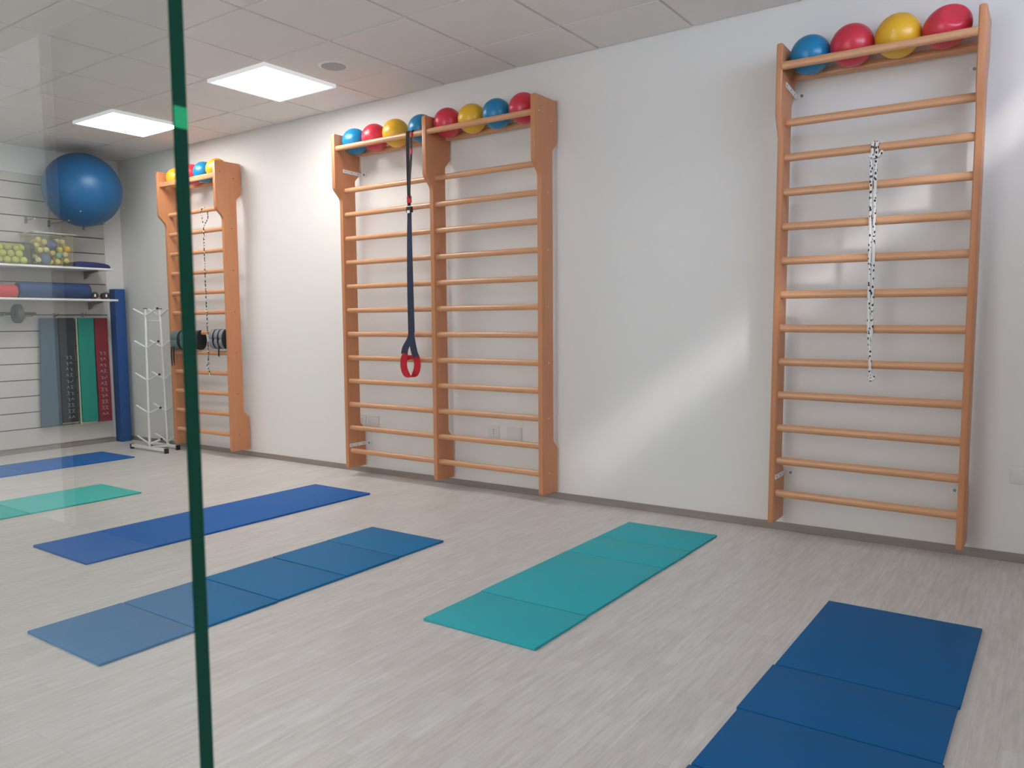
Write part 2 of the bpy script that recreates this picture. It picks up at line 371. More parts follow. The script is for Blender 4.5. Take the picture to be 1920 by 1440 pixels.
# white fixing brackets
def bracket(P_, x, z_, dz, y0=-0.19, side=1):
    bm = B(); y1 = -0.012 if z_ < 0.4 else -0.004; th = .003; h = .013
    a = [(x, y0, z_ - dz), (x, y1, z_)]
    for s_ in (0,):
        vs = []
        for (X_, Y_, Z_) in a:
            for dx in (0, side * th):
                for dzz in (-h, h): vs.append(bm.verts.new((X_ + dx, Y_, Z_ + dzz)))
        for f in ((0, 1, 3, 2), (4, 6, 7, 5), (0, 4, 5, 1), (2, 3, 7, 6), (0, 2, 6, 4), (1, 5, 7, 3)): bm.faces.new([vs[i] for i in f])
    bx(bm, min(x, x + side * .05), max(x, x + side * .05), y1, y1 + .003, z_ - h, z_ + h)
    P_('bracket', bm, WHITE)
    for u in (0.1, 0.45, 0.8):
        bm = B(); yy = y0 + (y1 - y0) * u; zz = z_ - dz * (1 - u)
        rod(bm, (x + side * .002, yy, zz), (x + side * .0045, yy, zz), .0035, seg=8); P_('screw', bm, DARKM)
    bm = B(); rod(bm, (x + side * .030, y1 - .006, z_), (x + side * .030, y1 + .001, z_), .008, seg=6); P_('bolt', bm, STEEL)
bracket(PM, -1.583 + TH, 2.275, -0.005)
bracket(PM, -1.583 + TH, 0.235, 0.0)
bracket(PR, 1.612 + TH, 2.315, -0.02)
bracket(PR, 1.612 + TH, 0.325, 0.0)
bracket(PR, 2.486, 2.315, 0.0, side=-1)
bracket(PR, 2.486, 0.325, 0.0, side=-1)

# ------------------------------------------------------------ small balls on the top rails
def small_ball(x, z_, r, mat, label, y=-0.145, sc_=(1, 1, 1), rot=None, plug=None, name='exercise_ball', dent=None, group='soft balls on the top rails'):
    t = thing('soft_ball', label, 'ball', (x, y, z_), group=group)
    bm = B(); vs = sphere(bm, (0, 0, 0), r, 40, 24, sc_, rot)
    if dent:
        dv = Vector(dent).normalized()
        for v in bm.verts:
            d = v.co.normalized().dot(dv)
            if d > 0.8: v.co -= dv * (d - 0.8) * 0.11
    obj('shell', bm, mat, t)
    if plug:
        pv = Vector(plug).normalized() * r
        bm = B(); rod(bm, pv * 0.985, pv * 1.02, .0045, seg=10); obj('valve_plug', bm, PLUG, t)
    return t
def rest(r, rail, half=0.1): return rail - .004 + math.sqrt((r + .019) ** 2 - half * half)
cam_dir = Vector((0.45, -0.85, -0.25))
for x, r, m, l, pl in ((-1.455, .095, BLUE, 'blue soft ball at the far left end of the double wall bars rail', None),
                       (-1.253, .096, RED, 'red soft ball between blue and yellow in the left bay of the double wall bars', (0.2, -0.9, 0.35)),
                       (-1.045, .097, YEL, 'yellow soft ball just left of the hanging strap on the double wall bars', None),
                       (-0.805, .095, BLUE, 'blue soft ball behind the strap and the middle upright of the double wall bars', None),
                       (-0.572, .097, RED, 'red soft ball just right of the middle upright of the double wall bars', None),
                       (-0.366, .095, YEL, 'yellow soft ball in the right bay of the double wall bars', None),
                       (-0.166, .095, BLUE, 'blue soft ball between yellow and red in the right bay of the double wall bars', None),
                       (0.042, .0955, RED, 'red soft ball against the right end upright of the double wall bars', None)):
    small_ball(x, rest(r, 2.432) + .004, r, m, l, plug=pl)
for x, r, m, l in ((-3.735, .088, YEL, 'yellow soft ball left of the glass edge on the narrow wall bars'),
                   (-3.500, .090, RED, 'red soft ball just right of the glass edge on the narrow wall bars'),
                   (-3.318, .090, BLUE, 'blue soft ball between red and yellow on the narrow wall bars'),
                   (-3.132, .092, YEL, 'yellow soft ball against the right upright of the narrow wall bars')):
    small_ball(x, rest(r, 2.413, .09) + .012, r, m, l)
for x, r, m, l, pl, s_, ro, de in ((1.778, .096, BLUE, 'blue soft ball at the left end of the rope wall bars', None, (1, 1, 1), None, None),
                          (1.974, .100, RED, 'round red soft ball between blue and yellow on the rope wall bars', None, (1, 1, 1), None, None),
                          (2.178, .101, YEL, 'golden yellow soft ball with white plug on the rope wall bars', (-0.05, -0.92, -0.05), (1, 1, 1), None, None),
                          (2.382, .099, RED, 'dented half-deflated red soft ball on the wall bars with the rope', None, (1.05, 1.0, 0.93), Matrix.Rotation(math.radians(-22), 3, 'Y'), (0.45, -0.85, 0.42))):
    small_ball(x, rest(r, 2.408) + .009, r, m, l, plug=pl, sc_=s_, rot=ro, dent=de)

# ------------------------------------------------------------ suspension strap on the double wall bars
t = thing('suspension_strap', 'long black and navy training strap with red foot loop hung over the top rail', 'strap', (-0.81, -0.265, 2.452))
O = Vector((-0.81, -0.265, 2.452))
def SP_(name, pts, wd, ws, th, mat, n=6):
    q = spline(pts, n); m_ = len(pts) - 1
    if isinstance(ws, (list, tuple)):
        ww = []
        for i in range(len(q)):
            u = i / n; k = min(int(u), m_ - 1); f_ = u - k; ww.append(ws[k] * (1 - f_) + ws[k + 1] * f_)
    else: ww = ws
    bm = B(); ribbon(bm, [p - O for p in q], wd, ww, th); return obj(name, bm, mat, t)
XT = -0.815
XL = XT - .010
SP_('webbing', [(XL + .004, -0.221, 2.425), (XL + .003, -0.2255, 2.441), (XL + .001, -0.236, 2.4515), (XL, -0.249, 2.4525), (XL - .001, -0.262, 2.444), (XL - .002, -0.2665, 2.42), (XL, -0.270, 2.2), (XL + .005, -0.272, 1.95)], (1, 0.15, 0), .026, .0025, BLACKW)
SP_('webbing', [(XL + .028, -0.221, 2.425), (XL + .027, -0.2255, 2.441), (XL + .026, -0.236, 2.4515), (XL + .026, -0.249, 2.4525), (XL + .027, -0.262, 2.444), (XL + .029, -0.2665, 2.42), (XL + .036, -0.275, 2.33), (XL + .033, -0.277, 2.25), (XL + .018, -0.277, 2.12), (XL + .010, -0.276, 2.0)], (1, -0.25, 0), .024, .0025, BLACKW)
SP_('red_patch', [(XL + .028, -0.2655, 2.439), (XL + .030, -0.269, 2.405)], (1, -0.2, 0), .020, .005, REDW)
SP_('red_patch', [(XL + .0355, -0.2755, 2.325), (XL + .0345, -0.2775, 2.29)], (1, -0.2, 0), .020, .005, REDW)
SP_('red_band', [(XT - .004, -0.2715, 2.015), (XT - .004, -0.2715, 1.97)], (1, 0.1, 0), .034, .008, REDW)
bm = B(); bx(bm, XT - .026 - O.x, XT + .020 - O.x, -.283 - O.y, -.262 - O.y, 1.905 - O.z, 1.945 - O.z); bevel(bm, .004)
bk = obj('buckle', bm, BLACKP, t)
bm = B(); bx(bm, XT - .014 - O.x, XT + .010 - O.x, -.287 - O.y, -.283 - O.y, 1.900 - O.z, 1.918 - O.z); bevel(bm, .001); obj('clasp', bm, WHITE, bk)
SP_('wide_webbing', [(XT - .004, -0.272, 1.915), (XT - .008, -0.272, 1.75), (XT - .010, -0.272, 1.5), (XT - .010, -0.272, 1.3), (XT - .008, -0.272, 1.09)], (1, 0.1, 0), [.031, .038, .047, .051, .053], .005, NAVYW)
# V shaped legs and red loop
LC = Vector((XT - .020, -0.275, 0.868)); ax = Vector((0.995, 0.1, 0)); nx = Vector((-0.1, 0.995, 0))
SP_('wide_webbing', [(XT - .014, -0.272, 1.105), (XT - .022, -0.272, 1.05), tuple(LC - ax * .040 + Vector((0, 0, .115))), tuple(LC - ax * .052 + Vector((0, 0, .070)))], (1, .1, .25), [.036, .044, .052, .054], .004, NAVYW)
SP_('wide_webbing', [(XT - .002, -0.277, 1.105), (XT + .002, -0.277, 1.05), tuple(LC + ax * .032 - nx * .006 + Vector((0, 0, .115))), tuple(LC + ax * .048 - nx * .004 + Vector((0, 0, .055)))], (1, .1, -.25), [.036, .044, .052, .054], .004, NAVYW)
pts = []; wds = []; ws = []
for k in range(29):
    a = math.radians(128 + k * 284 / 28); ca, sa = math.cos(a), math.sin(a)
    pts.append(LC + ax * ca * .050 + Vector((0, 0, sa * .088 + .004)) + nx * (.012 * ca))
    f_ = abs(ca) ** 0.8; rad = Vector((ax.x * ca, ax.y * ca, sa * .25)) * (1 if ca >= 0 else -1) * f_
    wds.append(tuple(rad + nx * (.25 + .9 * (1 - f_)))); ws.append(.038 + .010 * f_)
bm = B(); ribbon(bm, [p - O for p in pts], wds, ws, .006); rl = obj('foot_loop', bm, REDW, t)
SP_('foot_loop', [tuple(LC - ax * .050 + nx * .012 + Vector((0, 0, .040))), tuple(LC + nx * .018 + Vector((0, 0, .052))), tuple(LC + ax * .050 + nx * .012 + Vector((0, 0, .040)))], (0, 0, 1), .028, .004, REDW)

# ------------------------------------------------------------ ropes
ROPE = rope_mat('speckled_rope', 52, 0.34); ROPE2 = rope_mat('speckled_cord', 75, 0.55)
zr = 0.237 + 0.1737 * 10 - 0.012 * 0.47
def rope(name, label, origin, strands, r, mat, knots=()):
    t = thing(name, label, 'rope', origin); O_ = Vector(origin)
    for s_ in strands:
        bm = B(); tube(bm, [p - O_ for p in spline(s_, 6)], r, 8); obj('strand', bm, mat, t)
    for c, R_ in knots:
        bm = B(); c = Vector(c) - O_
        pts = [c + Vector((math.cos(a) * R_ * (1 + .35 * math.cos(1.5 * a)), math.sin(1.5 * a) * R_ * .55, math.sin(a) * R_ * (1 + .35 * math.cos(1.5 * a)))) for a in [4 * math.pi * k / 40 for k in range(41)]]
        tube(bm, pts, r * .9, 8); obj('knot', bm, mat, t)
    return t
xr_ = 2.095; rr_ = 0.0072
yf = -0.168 - 0.0155 - rr_ - 0.001; yb = -0.168 + 0.0155 + rr_ + 0.001
def loop_over(x): return [(x, yb, zr - .02), (x, yb + .001, zr), (x, -0.160, zr + .0205 + rr_ + .002), (x, yf + .004, zr + .018), (x, yf, zr), (x, yf, zr - .03)]
rope('speckled_rope', 'thick white rope with black flecks tied to a rung of the right-hand wall bars', (xr_, -0.168, zr),
     [loop_over(xr_ - .010) + [(xr_ - .012, yf - .002, zr - .06), (xr_ - .012, yf, 1.6), (xr_ - .010, yf, 1.3), (xr_ - .008, yf, 1.1), (xr_ + .001, yf - .004, 1.0), (xr_ + .003, yf, 0.9), (xr_ + .008, yf, 0.872)],
      loop_over(xr_ + .010) + [(xr_ + .008, yf - .002, zr - .06), (xr_ + .006, yf, 1.6), (xr_ + .006, yf, 1.3), (xr_ + .006, yf, 1.1), (xr_ + .004, yf, 1.06)],
      [(xr_ - .022, yf + .01, zr - .030), (xr_ - .020, yf - .008, zr - .045), (xr_, yf - .014, zr - .052), (xr_ + .022, yf - .008, zr - .045), (xr_ + .034, yf, zr - .022)]],
     rr_, ROPE, [((xr_ + .008, yf, 0.862), .010)])
xl = -3.296; zl = 0.2071 + 0.1768 * 11; zl2 = zl - .1768; r2 = .0048
yf = -0.168 - .0155 - r2 - .002; yb = -0.168 + .0155 + r2 + .001
rope('thin_rope', 'thin speckled cord looped over the top rung of the narrow wall bars', (xl, -0.168, zl),
     [[(xl + .006, yf, zl2 + .04), (xl - .018, yf, zl - .03), (xl - .020, yf, zl), (xl - .012, -0.168, zl + .021 + r2), (xl + .004, yb, zl), (xl + .012, yb, zl - .05), (xl + .016, yb - .01, zl - .08), (xl + .006, yf + .01, zl2 + .05), (xl + .006, yf, zl2), (xl, yf, 1.6), (xl + .003, yf, 1.3), (xl + .004, yf, 1.0), (xl - .002, yf, 0.84), (xl - .016, yf - .004, 0.80), (xl - .006, yf, 0.785)],
      [(xl + .004, yf - .004, 0.86), (xl + .012, yf - .004, 0.80), (xl - .004, yf - .004, 0.785), (xl + .004, yf, 0.76), (xl + .014, yf, 0.715)]], r2, ROPE2)

# ------------------------------------------------------------ ankle weights on a rung
GREYF = plain('grey_fabric', rgb(128, 132, 134), 0.8, bump=0.3, bscale=300)
TEALF = plain('grey_teal_fabric', rgb(96, 118, 120), 0.8, bump=0.3, bscale=300)
def ankle_weight(x0, x1, zc, fab, label, straps, yc=-0.178, darkend=False):
    t = thing('ankle_weight', label, 'ankle weight', ((x0 + x1) / 2, yc, zc), group='ankle weights on the narrow wall bars')
    cx = (x0 + x1) / 2; n = 5; w_ = (x1 - x0) / n
    # hollow loop that encloses the rung: pillows in upper / lower rows
    def loft(xa, xb, fat, mat, name, nring=9):
        bm = B(); rings = []; seg = 40
        for i in range(nring):
            u = i / (nring - 1); s_ = 1 - fat * (2 * u - 1) ** 4
            ring = []
            for k in range(seg):
                a = 2 * math.pi * k / seg
                p4 = abs(math.sin(2 * a)) ** 0.5 * 0.012
                ry = .052; rz = .088
                ring.append(bm.verts.new((xa + (xb - xa) * u - cx, math.cos(a) * ry * s_, math.sin(a) * rz * s_ - abs(0)) if name == 'strap_band' else
                            (xa + (xb - xa) * u - cx, math.cos(a) * (ry - .008 + p4) * s_, math.sin(a) * (rz - .008 + p4) * s_)))
            rings.append(ring)
        for i in range(nring - 1):
            for k in range(seg): bm.faces.new((rings[i][k], rings[i][(k + 1) % seg], rings[i + 1][(k + 1) % seg], rings[i + 1][k]))
        bm.faces.new(rings[0][::-1]); bm.faces.new(rings[-1]); return obj(name, bm, mat, t)
    L_ = x1 - x0
    loft(x0, x1, .05, BLACKW, 'lining', 5) if False else None
    segs = [(0.0, .30), (.34, .62), (.66, .93)]
    for a, b_ in segs: loft(x0 + L_ * a, x0 + L_ * b_, .16, fab, 'weight_pocket')
    for a, b_ in ((.27, .37), (.59, .69), (.90, 1.0)): loft(x0 + L_ * a, x0 + L_ * b_, 0.02, BLACKW, 'strap_band', 3)
    for xx, zl_ in straps:
        bm = B(); q = spline([(xx - cx, -.045, -.06), (xx - cx, -.045, -.09), (xx - cx - .006, -.045, -.13), (xx - cx + .004, -.048, zl_)], 5)
        ribbon(bm, q, (1, 0.2, 0), [.016] * (len(q) - 4) + [.014, .012, .009, .005], .002); obj('loose_strap', bm, BLACKW, t)
zW = 0.2071 + 0.1768 * 5 - .055
ankle_weight(-3.235, -3.020, zW, GREYF, 'light grey ankle weight against the right upright of the narrow wall bars', [(-3.09, -.15)])
ankle_weight(-3.822, -3.40, zW - .01, TEALF, 'darker grey ankle weight crossing behind the glass edge with two loose straps', [(-3.80, -.24), (-3.765, -.23)])

# ------------------------------------------------------------ wall sockets
SOCK = plain('socket_plastic', rgb(218, 214, 210), 0.4); SLOT = plain('socket_slot', rgb(70, 66, 64), 0.6)
def socket(x, z_, w_, label, kind):
    t = thing('wall_socket', label, 'socket', (x, 0, z_))
    obj('plate', box(-w_ / 2, w_ / 2, -.007, -.0005, -.041, .041, .002), SOCK, t)
    bm = B()
    if kind == 'holes':
        fr = obj('insert', box(-.022, .022, -.0085, -.006, -.023, .023, .001), SOCK, t)
        for z2 in (-.013, 0, .013): rod(bm, (.0, -.0095, z2), (.0, -.008, z2), .0032, seg=8)
        obj('hole', bm, SLOT, fr); return
    for i in range(kind):
        a = -w_ / 2 + .012 + i * (w_ - .024) / kind
        obj('rocker', box(a + .001, a + (w_ - .024) / kind - .001, -.0095, -.006, -.024, .024, .001), SOCK, t)
socket(-1.600, 0.405, .084, 'white socket plate beside left foot of the double wall bars', 'holes')
socket(-1.478, 0.405, .120, 'white blank plate right of the socket at left foot of the double wall bars', 1)
socket(-0.325, 0.405, .090, 'white socket plate low behind the right bay of the double wall bars', 'holes')
socket(-0.155, 0.405, .120, 'white blank plate right of the socket in the right bay of the double wall bars', 1)
socket(2.745, 0.415, .125, 'white switch plate low on the wall at the right edge of view', 2)

# ------------------------------------------------------------ floor mats
def mat(name, label, x0, x1, y1, seams, y0, m, th=.010, sk=0.0, n=0, jit=.005):
    """folding mat lying along y ; panels joined at the seams"""
    bm = B(); cuts = [y1] + list(seams) + [y0]; cy = (y0 + y1) / 2; cx = (x0 + x1) / 2
    for i in range(len(cuts) - 1):
        a, b_ = cuts[i + 1], cuts[i]; j = random.uniform(-jit, jit); lift = random.uniform(0, .0012)
        vs = bx(bm, x0 - cx + j, x1 - cx + j, a - cy + .003, b_ - cy - .003, .0004, th + lift)
    bevel(bm, .003, 2)
    for i in range(1, len(cuts) - 1): bx(bm, x0 - cx + .004, x1 - cx - .004, cuts[i] - cy - .004, cuts[i] - cy + .004, .0006, th - .006)
    o = obj(name, bm, m, None, True, loc=(cx, cy, 0)); o.rotation_euler.z = sk
    return tag(o, label, 'mat', 'exercise mats laid out on the floor')
MB1 = plain('royal_blue_foam', rgb(24, 98, 172), 0.6, 0.22, bump=0.3, bscale=500)
MB2 = plain('mid_blue_foam', rgb(20, 112, 164), 0.6, 0.22, bump=0.3, bscale=500)
MB3 = plain('deep_blue_foam', rgb(3, 90, 146), 0.6, 0.22, bump=0.3, bscale=500)
MT = plain('turquoise_foam', rgb(46, 168, 178), 0.6, 0.22, bump=0.3, bscale=500)
MT2 = plain('pale_turquoise_foam', rgb(72, 180, 172), 0.6, 0.22, bump=0.3, bscale=500)
mat('exercise_mat', 'royal blue mat nearest the slatted wall, cut by the left frame', -4.365, -3.81, -0.607, [-1.47], -2.45, MB1, jit=.006)
mat('exercise_mat', 'turquoise mat at the left edge of the photo', -2.860, -2.325, -1.403, [-2.127, -2.49, -2.85], -3.22, MT2)
mat('exercise_mat', 'royal blue seamless mat crossing behind the green glass edge, nearer the double wall bars', -1.520, -0.960, -0.571, [], -2.466, MB1, sk=-0.013)
mat('exercise_mat', 'mid blue folding mat crossing behind the glass edge in the foreground', -0.294, 0.231, -1.207, [-1.55, -1.905, -2.285, -2.66], -3.033, MB2)
mat('exercise_mat', 'turquoise four-seam folding mat in the middle of the floor', 0.872, 1.392, -0.330, [-0.69, -1.02, -1.735], -2.107, MT)
mat('exercise_mat', 'deep blue folding mat in the lower right corner', 2.125, 2.664, -1.042, [-1.77, -2.131, -2.49], -2.85, MB3)

# ------------------------------------------------------------ shelves on the slatted wall
def shelf(z_, y1, label, depth=.315):
    t = thing('wall_shelf', label, 'shelf', (XS, y1, z_))
    obj('board', box(0.001, depth, -2.6, 0, -.018, 0, .002), WHITE, t)
    for y in (-.125, -1.3, -2.4):
        bm = prism_x([(0, 0), (0, 0), (0, 0)], 0, 1) if False else B()
        a = [(.001, -.019), (.26, -.019), (.26, -.030), (.10, -.048), (.04, -.085), (.001, -.095)]
        v0 = [bm.verts.new((x, y - .006, z2)) for x, z2 in a]; v1 = [bm.verts.new((x, y + .006, z2)) for x, z2 in a]
        for i in range(6): bm.faces.new((v0[i], v0[(i + 1) % 6], v1[(i + 1) % 6], v1[i]))
        bm.faces.new(v0[::-1]); bm.faces.new(v1); obj('bracket', bm, STEEL, t)
shelf(1.707, -0.275, 'upper white shelf carrying the clear ball tubs')
shelf(1.415, -0.246, 'lower white shelf carrying the foam rollers')

# exercise ball on two support hooks
def hook_long(y, z_, L_, label):
    t = thing('ball_hook', label, 'hook', (XS, y, z_))
    bm = B(); bx(bm, .001, .004, -.012, .012, -.03, .03); obj('plate', bm, STEEL, t, False)
    bm = B(); tube(bm, spline([(.002, 0, 0), (L_ * .5, 0, 0), (L_, 0, 0), (L_ + .01, 0, 0)], 5), .005); obj('prong', bm, STEEL, t)
    bm = B(); sphere(bm, (L_ + .01, 0, 0), .0065, 12, 8); obj('cap', bm, WHITE, t)
bc = Vector((XS + .333, -0.543, 2.412)); br_ = 0.3315
hz = bc.z - math.sqrt(br_ ** 2 - .16 ** 2) - .006
hook_long(bc.y - .16, hz, .375, 'left metal prong under the big blue ball'); hook_long(bc.y + .16, hz, .375, 'right metal prong under the big blue ball')
hook_long(-0.90, 2.13, .16, 'empty metal prong left of the big blue ball')
t = thing('exercise_ball', 'large blue exercise ball held high against the slatted wall', 'exercise ball', tuple(bc))
bm = B(); sphere(bm, (0, 0, 0), br_, 64, 40)
obj('shell', bm, BIGB, t)
bm = B(); pv = Vector((.55, -.35, -.6)).normalized() * br_; rod(bm, pv * .995, pv * 1.006, .006, seg=10); obj('valve_plug', bm, PLUG, t)

# clear tubs of balls
TUBG = thin_glass('clear_tub_plastic', (0.985, 0.985, 0.965, 1), 1.35, 0.15, 0.07, rgb(215, 215, 190))
TENN = plain('tennis_felt', rgb(196, 204, 92), 0.9, 0.2, bump=0.6, bscale=300)
PALEY = plain('pale_yellow_rubber', rgb(214, 198, 112), 0.6); ORNG = plain('orange_rubber', rgb(232, 176, 48), 0.5)
CREAM = plain('cream_rubber', rgb(214, 200, 160), 0.6); TEALR = plain('teal_marbled_rubber', rgb(110, 170, 165), 0.5, var=0.3, scale=40); BLUER = plain('blue_spiky_rubber', rgb(62, 92, 150), 0.6, bump=1, bscale=80)
DKRIM = plain('grey_tub_rim', rgb(80, 75, 70), 0.5); CLRIM = plain('milky_tub_rim', rgb(196, 194, 178), 0.4)
def tub(x0, x1, y0, y1, z0, z1, label, rim, flare=.012):
    t = thing('storage_tub', label, 'tub', ((x0 + x1) / 2, (y0 + y1) / 2, z0)); cx, cy = (x0 + x1) / 2, (y0 + y1) / 2
    bm = B(); f = flare; h = z1 - z0
    def ring(e, z_): return [bm.verts.new(p) for p in ((x0 - cx - e, y0 - cy - e, z_), (x1 - cx + e, y0 - cy - e, z_), (x1 - cx + e, y1 - cy + e, z_), (x0 - cx - e, y1 - cy + e, z_))]
    a = ring(-f, .001); b_ = ring(0, h); c = ring(-.003, h); d = ring(-f - .003, .004)
    for r1, r2_ in ((a, b_), (b_, c), (c, d)):
        for i in range(4): bm.faces.new((r1[i], r1[(i + 1) % 4], r2_[(i + 1) % 4], r2_[i]))
    bm.faces.new(a[::-1]); bm.faces.new(d); obj('tub_wall', bm, TUBG, t, False)
    bm = B(); e = .005; rh = .008 if rim is CLRIM else .014
    for q in ((x0 - cx - e, x1 - cx + e, y0 - cy - e, y0 - cy), (x0 - cx - e, x1 - cx + e, y1 - cy, y1 - cy + e), (x0 - cx - e, x0 - cx, y0 - cy, y1 - cy), (x1 - cx, x1 - cx + e, y0 - cy, y1 - cy)):
        bx(bm, *q, h - rh, h)
    if rim is not CLRIM: bx(bm, x1 - cx - .003, x1 - cx + .003, y1 - cy - .003, y1 - cy + .003, .004, h - rh)
    obj('rim', bm, rim, t, False)
zs = 1.7075
tub(XS + .03, XS + .29, -1.36, -0.995, zs, zs + .19, 'low clear tub of tennis balls at the left frame edge', DKRIM, .006)
tub(XS + .03, XS + .295, -0.975, -0.625, zs, zs + .295, 'tall clear tub of mixed massage balls on the upper shelf', CLRIM)
def tb(y, z_, x, r, m, label, grp):
    bm = B(); sphere(bm, (0, 0, 0), r, 20, 14); o = obj('tennis_ball' if m is TENN else 'massage_ball', bm, m, None, True, loc=(x, y, z_)); tag(o, label, 'ball', grp)
fx = XS + .29 - .01
r = .032; g1 = 'tennis balls in the low tub'; n_ = 0
for row, (off, cnt) in enumerate(((0, 5), (.033, 4), (.0, 5))):
    for i in range(cnt):
        for dd in (0, 1):
            y = -1.005 - .042 - i * .0665 - off + (.012 if row == 2 else 0) ; x = fx - .036 - dd * .067 - (.004 if row == 1 else 0); z_ = zs + .006 + r + row * .056
            if row == 2 and (i == 0 or i == 4) and dd == 0: continue
            if y - r < -1.352: continue
            tb(y, z_, x, r, TENN, 'yellow-green tennis ball in the low clear tub', g1)
g2 = 'small yellow massage balls in the tall tub'
big = [(-.735 - .055, zs + .195, fx - .062, .050, BLUER, 'upper blue spiky ball in the tall tub'), (-.850, zs + .062, fx - .068, .048, BLUER, 'lower blue spiky ball in the tall tub'),
       (-.740, zs + .098, fx - .045, .027, TEALR, 'small teal marbled ball in the tall tub'), (-.667, zs + .160, fx - .035, .029, ORNG, 'orange-yellow ball near the right side of the tall tub')]
placed = []
for b_ in big: tb(*b_, None); placed.append((b_[0], b_[1], b_[2], b_[3]))
rnd = random.Random(3); tries = 0
while len(placed) < 46 and tries < 20000:
    tries += 1; r = rnd.choice([.026, .028, .024]); y = rnd.uniform(-.958 + r, -.647 - r); z_ = zs + .006 + r + rnd.random() ** 1.0 * (.225 - r); x = fx - .012 - r - rnd.choice([0, 0, .055, .11]) * 1.0
    if x - r < XS + .05: continue
    if all((y - p[0]) ** 2 + (z_ - p[1]) ** 2 + (x - p[2]) ** 2 > (r + p[3]) ** 2 for p in placed):
        m_ = rnd.choice([PALEY, PALEY, CREAM]); placed.append((y, z_, x, r)); tb(y, z_, x, r, m_, 'small pale yellow ball in the tall clear tub' if m_ is PALEY else 'small cream ball in the tall clear tub', g2 if m_ is PALEY else 'small cream massage balls in the tall tub')
# navy cushion
bm = B(); rings = []
prof = [(-.170, .000), (-.170, .035), (-.155, .052), (-.10, .056), (.02, .054), (.10, .047), (.145, .036), (.165, .018), (.160, .0)]
v0 = [bm.verts.new((.035, y, z_)) for y, z_ in prof]; v1 = [bm.verts.new((.27, y, z_)) for y, z_ in prof]
for i in range(len(prof)): bm.faces.new((v0[i], v0[(i + 1) % len(prof)], v1[(i + 1) % len(prof)], v1[i]))
bm.faces.new(v0[::-1]); bm.faces.new(v1); bevel(bm, .012, 3)
tag(obj('wedge_cushion', bm, plain('navy_vinyl', rgb(34, 40, 100), 0.55), None, True, (XS, -0.443, zs + .0005)), 'flat navy cushion at the right end of the upper shelf', 'cushion')

# foam rollers
def roller(y0, y1, r, m, label, core):
    zc = 1.4155 + r; t = thing('foam_roller', label, 'foam roller', (XS + .235, (y0 + y1) / 2, zc)); h = (y1 - y0) / 2
    bm = B(); rod(bm, (0, -h, 0), (0, h, 0), r, seg=48); bevel(bm, .012, 3, 1.0); obj('foam', bm, m, t)
    bm = B()
    for s_ in (-1, 1): rod(bm, (0, s_ * h, 0), (0, s_ * (h + .001), 0), r * .25, seg=20)
    obj('end_disc', bm, core, t)
roller(-1.74, -1.118, .056, plain('red_foam', rgb(196, 58, 62), 0.7, bump=0.5, bscale=120), 'red foam roller at the left frame edge on the lower shelf', DARKM)
roller(-1.108, -0.487, .070, plain('slate_blue_foam', rgb(34, 64, 108), 0.7, bump=0.5, bscale=120), 'long slate blue foam roller on the lower shelf', DARKM)
# dumbbells
MAR = plain('dark_maroon_vinyl', rgb(46, 24, 30), 0.3)
for y, l in ((-0.432, 'small dark dumbbell next to the blue foam roller'), (-0.325, 'small dark dumbbell at the right end of the lower shelf')):
    t = thing('dumbbell', l, 'dumbbell', (XS + .22, y, 1.4155 + .034), (0, 0, math.radians(-20)), 'dark dumbbells on the lower shelf')
    bm = B(); rod(bm, (-.06, 0, 0), (.06, 0, 0), .014, seg=14); obj('handle', bm, MAR, t)
    for s_ in (-1, 1):
        bm = B(); rod(bm, (s_ * .045, 0, 0), (s_ * .092, 0, 0), .034, seg=8); bevel(bm, .007, 2, .6); h_ = obj('head', bm, MAR, t)
    bm = B(); bx(bm, .092, .0928, -.006, .008, -.014, .010); obj('weight_mark', bm, WHITE, t)

# ab wheel hanging on the slats
t = thing('ab_wheel', 'grey exercise wheel with handle bar hung on the slatted wall at far left', 'ab wheel', (XS + .16, -1.085, 1.277))
RUB = plain('worn_grey_rubber', rgb(76, 74, 74), 0.7)
bm = B(); rod(bm, (0, -.026, 0), (0, .026, 0), .084, seg=40); bevel(bm, .012, 3, 1.0); wh = obj('wheel', bm, RUB, t)
bm = B(); rod(bm, (0, -.034, 0), (0, .034, 0), .035, seg=24); bevel(bm, .004, 2, 1.0); obj('hub', bm, DARKM, wh)
bm = B(); rod(bm, (0, -.155, 0), (0, .155, 0), .007, seg=12); obj('axle', bm, STEEL, t)
for s_ in (-1, 1):
    bm = B(); rod(bm, (0, s_ * .045, 0), (0, s_ * .152, 0), .014, seg=16); bevel(bm, .004, 2, 1.0); obj('grip', bm, DARKM, t)
def short_hook(y, z_, L_, label, grp):
    t = thing('slat_hook', label, 'hook', (XS, y, z_), group=grp)
    obj('plate', box(.0005, .0035, -.012, .012, -.018, .022), STEEL, t)
    bm = B(); tube(bm, spline([(.002, 0, 0), (L_ * .6, 0, 0), (L_, 0, .003), (L_ + .012, 0, .022)], 5), .004); obj('prong', bm, STEEL, t)
short_hook(-1.205, 1.255, .178, 'metal hook under the left grip of the exercise wheel', 'hooks under the exercise wheel')
short_hook(-0.962, 1.255, .178, 'metal hook under the right grip of the exercise wheel', 'hooks under the exercise wheel')

